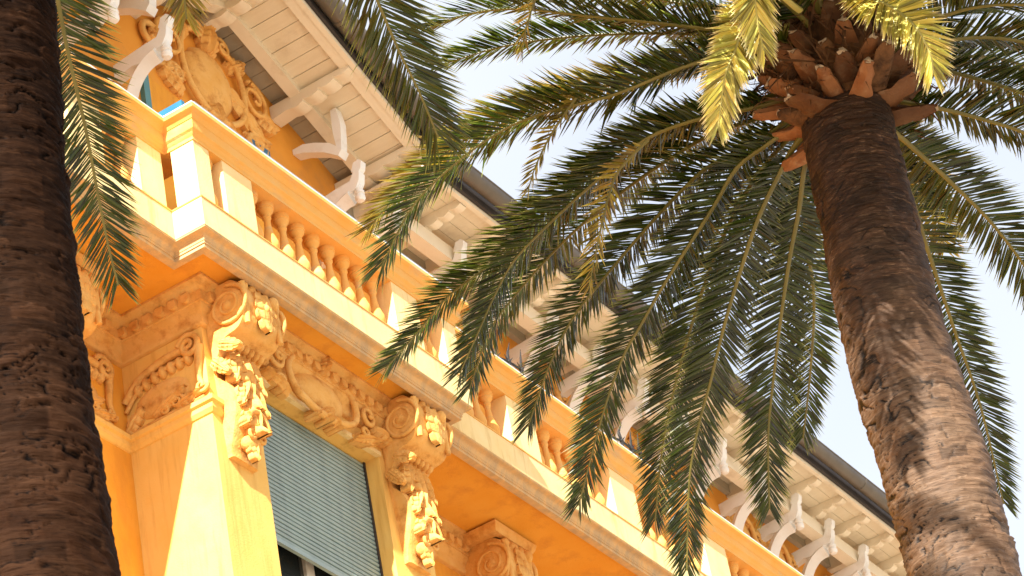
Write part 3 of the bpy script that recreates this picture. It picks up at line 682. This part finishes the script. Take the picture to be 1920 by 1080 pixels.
# smooth value noise for trunk relief
def vnoise(x, y, seed=0, px=None):
    g_ = np.random.default_rng(seed).random((128, 128)); xi = np.floor(x).astype(int); yi = np.floor(y).astype(int); fx = x-xi; fy = y-yi
    fx = fx*fx*(3-2*fx); fy = fy*fy*(3-2*fy); m = px or 128
    G_ = lambda a, b: g_[(a % m) % 128, b % 128]
    return (G_(xi, yi)*(1-fx)+G_(xi+1, yi)*fx)*(1-fy)+(G_(xi, yi+1)*(1-fx)+G_(xi+1, yi+1)*fx)*fy
def trunk(tree, pts, radii, m, seed, nz=1400, na=220, amp=1.0):
    C_, ln = catmull(pts, 200); s = np.linspace(0, 1, nz)**1.6       # rows crowd towards the top, the part in view
    cen = np.stack([np.interp(s, np.linspace(0, 1, 200), C_[:, k]) for k in range(3)], 1)
    R_ = np.interp(s, np.linspace(0, 1, len(radii)), radii); h = s*ln
    A, Hh = np.meshgrid(np.arange(na)/na, h)
    wob = vnoise(A*5, Hh*2.5, seed, 5)*.14+vnoise(A*12, Hh*6, seed+1, 12)*.05+vnoise(A*30, Hh*16, seed+5, 30)*.02
    # leaf scars: staggered rows of lens-shaped plates, worn to ledges
    rowh = .062; ph = (Hh+wob)/rowh; row = np.floor(ph); fr_ = ph-row
    nc = 11; ca = A*nc+(row % 2)*.5+.35*vnoise(row*1.7, row*0+3, seed+11); fa = ca-np.floor(ca)
    lens = np.clip(1-np.abs(fr_-.5)*2-.55*np.abs(fa-.5)*2, 0, 1)
    rnd = vnoise(np.floor(ca)*3.1+row*5.7, row*2.3, seed+2)
    saw = (1-fr_)**2
    fine = vnoise(A*26, Hh*95, seed+4, 26)+.6*vnoise(A*52, Hh*190, seed+14, 52)
    crack = np.clip(1-np.abs(vnoise(A*14, Hh*40+wob*60, seed+7, 14)-.5)*14, 0, 1)*np.clip(vnoise(A*5, Hh*6, seed+9, 5)*2-.6, 0, 1)
    band = np.clip(vnoise(A*2, Hh*3.1, seed+12, 2)*3-1.4, 0, 1)
    d = .012*saw*(.2+rnd)*(.35+band)+.010*lens*rnd+.007*(fine-.8)-.013*crack+.018*(vnoise(A*5, Hh*2.2, seed+3, 5)-.5)+.010*(vnoise(A*18, Hh*12, seed+6, 18)-.5)+.018*(vnoise(A*3, Hh*1.1, seed+8, 3)-.5)
    Rr = R_[:, None]+amp*d
    th = A*2*np.pi
    X = cen[:, 0][:, None]+Rr*np.cos(th); Y = cen[:, 1][:, None]+Rr*np.sin(th); Z = cen[:, 2][:, None]+.0*Rr
    vs = np.stack([X, Y, Z+ZB], -1).reshape(-1, 3)
    i = np.arange(nz-1)[:, None]; j = np.arange(na)[None]; k = (j+1) % na
    q = np.stack([i*na+j, (i+1)*na+j, (i+1)*na+k, i*na+k], -1).reshape(-1, 4)
    me = bpy.data.meshes.new('trunk'); me.vertices.add(len(vs)); me.vertices.foreach_set('co', vs.ravel().astype('f'))
    me.loops.add(q.size); me.loops.foreach_set('vertex_index', q.ravel().astype('i')); me.polygons.add(len(q)); me.polygons.foreach_set('loop_start', np.arange(0, q.size, 4, dtype='i'))
    at_ = me.color_attributes.new('relief', 'FLOAT_COLOR', 'POINT'); sc_ = np.clip(.5+(d-d.mean())/.03, 0, 1).ravel(); at_.data.foreach_set('color', np.stack([sc_, crack.ravel(), rnd.ravel(), np.ones_like(sc_)], 1).astype('f').ravel())
    me.update(calc_edges=True); me.materials.append(M[m]); me.shade_smooth()
    return put('trunk', me, tree)
def boot(tree, base, dirv, up, ln, w, th, mat_='boot'):
    """stub of a cut frond: flat wedge flaring at its foot"""
    d = np.array(dirv, float); d /= np.linalg.norm(d); u = np.array(up, float); u -= d*(u@d); u /= np.linalg.norm(u); b = np.cross(d, u)
    rings = []
    for k, ws, ts in ((-.25, 1.25, 1.0), (0, 1.15, 1.1), (.3, 1.0, 1.0), (.6, .88, .8), (.85, .70, .65), (1., .44, .42)):
        c = np.array(base)+d*ln*k+u*ln*.10*k*k; r = []
        for q in range(10):
            a = 2*math.pi*q/10; ca, sa = math.cos(a), math.sin(a)
            r.append(tuple(c+b*w*.5*ws*ca+u*th*.5*ts*(sa if sa > 0 else sa*.55)*(1-.25*ca*ca)+RNG.normal(0, .006, 3)))
        rings.append(r)
    o = obj('leaf_base', MB().loft(rings), mat_, tree, 45)
    e = MB(); tip = rings[-1]; cc = np.mean(tip, axis=0)+d*.004
    vs = [tuple(cc+d*.006)]+[tuple(cc+(np.array(p)-np.mean(tip, axis=0))*.92) for p in tip]
    e.add(vs, [(0, i+1, (i+1) % 10+1) for i in range(10)]); x = obj('cut_end', e, 'bootend', None, 0); x.parent = o
    return o

# ---- right palm
TD = 15.0
top = PT(1592, 205, TD); hv = np.array([math.sin(AZ), math.cos(AZ), 0])
def at_plane(u, v, ref=top, off=0.):
    w_ = CM.T@np.array([(u-960)/FPX, (v-540)/FPX, 1.]); return CP+w_*(((ref+hv*off-CP)@hv)/(w_@hv))
PR = thing('palm_tree', (0, 0, 0), 'tall date palm on the right with full crown, hanging fronds and leaning ringed trunk', 'palm tree', 'palm trees')
lo1, lo2, lo3 = at_plane(1655, 540), at_plane(1740, 830), at_plane(1812, 1100)
dd = (lo3-lo2)/np.linalg.norm(lo3-lo2); dd2 = dd*np.array([.55, .55, 1]); dd2 /= np.linalg.norm(dd2)
g0 = lo3+dd2*((-ZB-.1-lo3[2])/dd2[2]); gmid = lo3+(g0-lo3)*.4
topx = top+np.array([0, 0, .22])-hv*.0
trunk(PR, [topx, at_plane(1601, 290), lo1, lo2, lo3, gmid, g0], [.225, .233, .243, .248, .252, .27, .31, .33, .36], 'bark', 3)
PR.location = (g0[0], g0[1], 0)
for ch in PR.children: ch.location = -PR.location
cc = at_plane(1588, 120)
core = MB()
rings = []
for i in range(15):
    k = i/14; z = -.05+.85*k; r = .20+.17*math.sin(math.pi*min(1, k*1.15+.05))-.14*k
    rings.append([tuple(top+np.array([(r+.03*RNG.normal())*math.cos(2*math.pi*q/26), (r+.03*RNG.normal())*math.sin(2*math.pi*q/26), z])) for q in range(26)])
core.loft(rings); obj('crown_core', core, 'fibre', PR, 30)
# cut leaf bases, spiralling up the crown
GA = 2.39996
for i in range(96):
    k = i/95; a = i*GA+.5; z = -.10+.62*k; r = .205+.06*k
    out = np.array([math.cos(a), math.sin(a), 0]); el = -.12+1.25*k+RNG.normal(0, .13)
    d = out*math.cos(el)+np.array([0, 0, 1])*math.sin(el)+np.array([-out[1], out[0], 0])*RNG.normal(0, .12)
    boot(PR, top+out*r+np.array([0, 0, z]), d, (0, 0, 1) if el < 1 else -out, RNG.uniform(.16, .27)*(1-.1*k), RNG.uniform(.09, .15), RNG.uniform(.05, .08), 'boot' if i % 6 else 'fibre')
def fibres(tree, c, n, seed, r0=.22, h=(.0, .7)):
    rg = np.random.default_rng(seed); m_ = MB()
    for i in range(n):
        a = rg.uniform(0, 2*math.pi); o = np.array([math.cos(a), math.sin(a), 0]); tg = np.array([-o[1], o[0], 0]); z = rg.uniform(*h); l = rg.uniform(.12, .34)
        p = c+o*(r0+rg.uniform(-.02, .10)+.06*math.sin(z/.7*3))+np.array([0, 0, z]); e = rg.uniform(-1.2, 1.2); sw = rg.normal(0, .5)
        d = o*math.cos(e)*.7+tg*sw+np.array([0, 0, 1])*math.sin(e); w_ = rg.uniform(.003, .010)
        b = np.cross(d, o); b /= np.linalg.norm(b)+1e-6
        q1 = p+d*l*.55+rg.normal(0, .02, 3); q2 = p+d*l+np.array([0, 0, -.05])*rg.uniform(-.5, 1.5)
        m_.add([p-b*w_, p+b*w_, q1+b*w_*.8, q1-b*w_*.8, q2], [(0, 1, 2, 3), (3, 2, 4)])
    o_ = obj('crown_fibres', m_, 'fibre', tree, 0); o_['kind'] = 'stuff'
fibres(PR, top, 700, 5)
def depths(uv, ts):
    P = np.array(uv, float); d = np.r_[0, np.cumsum(np.hypot(*np.diff(P, axis=0).T))]; d /= d[-1]
    t = np.interp(d, np.linspace(0, 1, len(ts)), ts); return [PT(u, v, TD+q) for (u, v), q in zip(P, t)]
FR = [
 # image route of the midrib, depth relative to the crown, options
 ([(1560, 100), (1340, 56), (1104, 30), (971, 17), (882, 26), (806, 52)], (0, -.2, -.1, .1), {}),
 ([(1560, 110), (1327, 66), (1149, 64), (1015, 75), (927, 91), (826, 122)], (0, .2, .4, .5), {}),
 ([(1555, 130), (1410, 96), (1291, 122), (1149, 178), (1015, 213), (927, 253), (838, 320), (771, 391), (715, 500)], (0, -.1, 0, .1), dict(L=.33)),
 ([(1555, 125), (1300, 130), (1120, 165), (960, 215), (830, 290), (750, 360), (688, 432)], (0, .3, .6, .7), dict(kind='leafyellow')),
 ([(1090, 170), (1060, 212), (1028, 262), (1003, 315), (990, 358)], (-.1, -.1, -.1), dict(kind='leafyellow', L=.13, rr=.007, dens=75, start=.02)),
 ([(1555, 150), (1410, 190), (1280, 235), (1170, 290), (1060, 365), (960, 455), (918, 497), (836, 559), (778, 629), (722, 692)], (0, .3, .5, .6), {}),
 ([(1550, 160), (1420, 200), (1313, 222), (1215, 258), (1140, 320), (1060, 391), (971, 480), (933, 543), (894, 629), (862, 700)], (0, .1, .3, .4), {}),
 ([(1550, 165), (1440, 215), (1340, 249), (1260, 295), (1180, 350), (1089, 423), (1030, 481), (972, 547), (918, 621), (880, 730)], (0, .4, .8, 1.0), {}),
 ([(1545, 180), (1430, 258), (1328, 313), (1285, 351), (1243, 394), (1186, 458), (1124, 532), (1073, 598), (1031, 683), (990, 800)], (0, .2, .4, .5), {}),
 ([(1545, 190), (1440, 270), (1383, 313), (1338, 388), (1283, 473), (1237, 547), (1202, 609), (1167, 672), (1128, 784), (1085, 948)], (0, .2, .4, .5), {}),
 ([(1545, 200), (1460, 280), (1400, 360), (1345, 470), (1300, 600), (1262, 740), (1241, 850), (1228, 978)], (0, .6, 1.0, 1.1), {}),
 ([(1548, 210), (1490, 275), (1464, 321), (1421, 411), (1387, 513), (1358, 611), (1332, 717), (1311, 795), (1293, 897), (1288, 1070)], (0, .3, .5, .5), {}),
 ([(1550, 220), (1512, 300), (1498, 394), (1481, 483), (1464, 598), (1451, 705), (1441, 805), (1441, 890), (1443, 955)], (.1, .5, .8, .9), {}),
 ([(1560, 230), (1515, 320), (1510, 430), (1526, 560), (1520, 690), (1506, 822)], (.2, .9, 1.4, 1.6), dict(L=.25)),
 ([(1620, 200), (1680, 250), (1717, 282), (1783, 342), (1861, 420), (1935, 520), (1985, 620)], (0, .4, .7, .8), {}),
 ([(1620, 210), (1690, 320), (1740, 470), (1790, 620), (1838, 760), (1882, 945)], (.2, .9, 1.3, 1.5), dict(L=.25)),
 ([(1610, 215), (1690, 290), (1728, 350), (1757, 410), (1772, 468)], (.3, 1.0, 1.6, 1.9), dict(kind='leafyellow')),
 ([(1630, 180), (1720, 196), (1783, 208), (1861, 229), (1930, 254), (2060, 330), (2150, 440)], (0, .1, .2, .3), {}),
 ([(1640, 150), (1740, 130), (1840, 150), (1950, 190), (2080, 270), (2180, 380)], (0, .3, .5, .6), {}),
 ([(1640, 130), (1760, 80), (1880, 72), (2020, 110), (2160, 200)], (0, 0, .1, .2), {}),
 ([(1640, 120), (1750, 40), (1860, 10), (2000, 20), (2140, 80)], (0, -.2, -.3, -.2), {}),
 ([(1635, 120), (1760, 110), (1860, 108), (1960, 140), (2100, 220)], (0, .5, .8, .9), {}),
 # new growth arching towards the viewer; sunlight is put into its leaf colour
 ([(1500, 20), (1440, -20), (1400, 30), (1378, 95), (1361, 135), (1353, 183), (1346, 240)], (-.2, -.7, -.9, -.9), dict(kind='leafyoung', L=.185, start=.30, a0=62, a1=30, wid=.011, dens=120, nrm=-CM[2], vee=.05, droop=.02)),
 ([(1540, -60), (1470, -130), (1430, -80), (1416, -20), (1420, 40), (1432, 95)], (-.2, -.8, -1.1, -1.1), dict(kind='leafyoung', L=.19, start=.3, a0=62, a1=30, wid=.011, dens=120, nrm=-CM[2], vee=.05, droop=.02)),
 ([(1590, -10), (1610, -30), (1640, 0), (1667, 10), (1717, 50), (1745, 105), (1750, 138)], (-.3, -.8, -1.0, -1.0), dict(kind='leafyoung', L=.205, start=.12, a0=64, a1=32, wid=.012, dens=120, nrm=-CM[2], vee=.05, droop=.02)),
 # hanging tips and fill
 ([(1215, 262), (1160, 320), (1138, 380), (1122, 450), (1104, 540)], (-.1, -.1, -.1), dict(kind='leafyellow', L=.15, rr=.008, dens=75, start=.05)),
 ([(1060, -60), (1010, -10), (990, 40), (977, 98)], (-.3, -.3, -.3), dict(kind='leafyellow', L=.13, rr=.008, dens=75, start=.05)),
 ([(1550, 95), (1400, 30), (1240, 0), (1090, -20), (950, 0)], (0, .4, .6, .7), {}),
 ([(1550, 80), (1440, -20), (1300, -70), (1140, -90), (980, -60)], (0, -.3, -.4, -.3), {}),
 ([(1560, 60), (1500, -80), (1400, -190), (1260, -260), (1100, -280)], (0, -.2, -.3, -.2), {}),
 ([(1590, 40), (1560, -120), (1520, -260), (1440, -380), (1330, -450)], (0, .1, .1, .0), {}),
 ([(1610, 40), (1650, -120), (1720, -250), (1820, -330), (1950, -360)], (0, -.1, -.2, -.1), {}),
 ([(1600, 30), (1600, -130), (1610, -300), (1650, -440), (1720, -540)], (0, .1, .2, .3), {}),
 ([(1630, 70), (1720, -40), (1840, -110), (1990, -130), (2140, -90)], (0, .3, .5, .5), {}),
 ([(1580, 80), (1540, 0), (1510, -50), (1470, -90), (1400, -110)], (.2, .9, 1.4, 1.8), {}),
 ([(1610, 80), (1650, 0), (1700, -40), (1770, -60), (1850, -50)], (.2, .9, 1.4, 1.8), {}),
 ([(1560, 110), (1480, 60), (1400, 60), (1310, 90), (1230, 150)], (.2, .9, 1.5, 1.8), {}),
]
for i, (uv, ts, kw) in enumerate(FR): frond(PR, cc, depths(uv, ts), seed=i, **kw)

def project(P):
    q = (np.atleast_2d(P)-CP)@CM.T; return q[:, 0]/q[:, 2]*FPX+960, q[:, 1]/q[:, 2]*FPX+540
def unseen_fronds(tree, c, base, n, ln, seed, margin=120, arc=None, el=(.2, 1.0), **kw):
    rg = np.random.default_rng(seed); k = 0; tries = 0
    while k < n and tries < 4000:
        tries += 1; a = rg.uniform(0, 2*math.pi) if arc is None else rg.uniform(*arc); e0 = rg.uniform(*el); l = ln*rg.uniform(.85, 1.1)
        o = np.array([math.cos(a), math.sin(a), 0]); pts = [base+o*.1]
        for q in np.linspace(.12, 1, 7):
            e = e0-rg.uniform(1.25, 1.7)*q*1.0; pts.append(pts[-1]+(o*math.cos(e)+np.array([0, 0, 1])*math.sin(e))*l/7)
        u, v = project(pts[2:])
        if ((u > -margin) & (u < 1920+margin) & (v > -margin) & (v < 1080+margin)).any(): continue
        frond(tree, c, pts, seed=seed*50+k, **kw); k += 1
    return k
sa_ = math.atan2(-SUN[1], -SUN[0])
unseen_fronds(PR, cc, cc+np.array([0, 0, .15]), 16, 2.5, 7, 90, (sa_-1.3, sa_+1.3))  # out-of-frame fronds added on the sun side to shade the trunk
unseen_fronds(PR, cc, cc+np.array([0, 0, .05]), 10, 2.8, 17, 60, (sa_-.9, sa_+.9), (-.05, .5))  # lower, longer unseen fronds added to shade the trunk further down

# ---- left palm: dark trunk at the edge of the frame, crown above it
TL = 12.0
tl0 = PT(-60, -420, TL)
PL = thing('palm_tree', (0, 0, 0), 'dark shaded palm at the left edge with thick rough trunk and drooping fronds', 'palm tree', 'palm trees')
lp = lambda u, v: at_plane(u, v, tl0)
l3 = lp(68, 1120); up3 = lp(-65, -560)
g1 = np.array([l3[0]+.15, l3[1]-.05, -ZB-.1])
trunk(PL, [up3, tl0, lp(-32, 60), lp(-12, 400), lp(18, 760), l3, l3+(g1-l3)*.4, g1], [.25, .262, .262, .265, .285, .29, .30, .33, .36], 'barkshaded', 21, 1400, 220, 1.15)
PL.location = (g1[0], g1[1], 0)
for ch in PL.children: ch.location = -PL.location
cl = lp(-40, -620); ctop = up3
rings = []
for i in range(13):
    k = i/12; z = -.05+.8*k; r = .22+.18*math.sin(math.pi*min(1, k*1.15+.05))-.14*k
    rings.append([tuple(ctop+np.array([(r+.03*RNG.normal())*math.cos(2*math.pi*q/24), (r+.03*RNG.normal())*math.sin(2*math.pi*q/24), z])) for q in range(24)])
obj('crown_core', MB().loft(rings), 'fibre', PL, 30)
for i in range(26):
    k = i/25; a = i*GA; out = np.array([math.cos(a), math.sin(a), 0]); el = -.1+1.0*k
    boot(PL, ctop+out*(.22+.05*k)+np.array([0, 0, .02+.45*k]), out*math.cos(el)+np.array([0, 0, 1])*math.sin(el), (0, 0, 1) if el < 1 else -out, .3, .16, .08)
def depthsL(uv, ts):
    P = np.array(uv, float); d = np.r_[0, np.cumsum(np.hypot(*np.diff(P, axis=0).T))]; d /= d[-1]
    t = np.interp(d, np.linspace(0, 1, len(ts)), ts); return [PT(u, v, TL+q) for (u, v), q in zip(P, t)]
FL = [
 ([(-20, -640), (40, -520), (80, -280), (100, -60), (112, 20), (131, 115), (160, 240), (186, 378), (205, 470), (222, 535)], (0, .5, .8, 1.0), dict(L=.28, wid=.0075, dens=125)),
 ([(-10, -680), (180, -720), (400, -620), (580, -330), (655, -120), (707, 0), (749, 97), (785, 170), (822, 258)], (0, .4, .8, 1.0), dict(L=.36, wid=.0095, dens=115)),
 ([(-15, -690), (90, -720), (220, -560), (300, -300), (335, -90), (350, 36)], (0, .4, .6, .7), dict(L=.22, kind='leafyellow')),
]
for i, (uv, ts, kw) in enumerate(FL): frond(PL, cl, depthsL(uv, ts), seed=200+i, **kw)
unseen_fronds(PL, cl, ctop+np.array([0, 0, .35]), 14, 2.9, 8, 150, (sa_-1.2, sa_+1.2))  # unseen sunward fronds added to shade this trunk
unseen_fronds(PL, cl, ctop+np.array([0, 0, .40]), 10, 2.7, 9, 150)
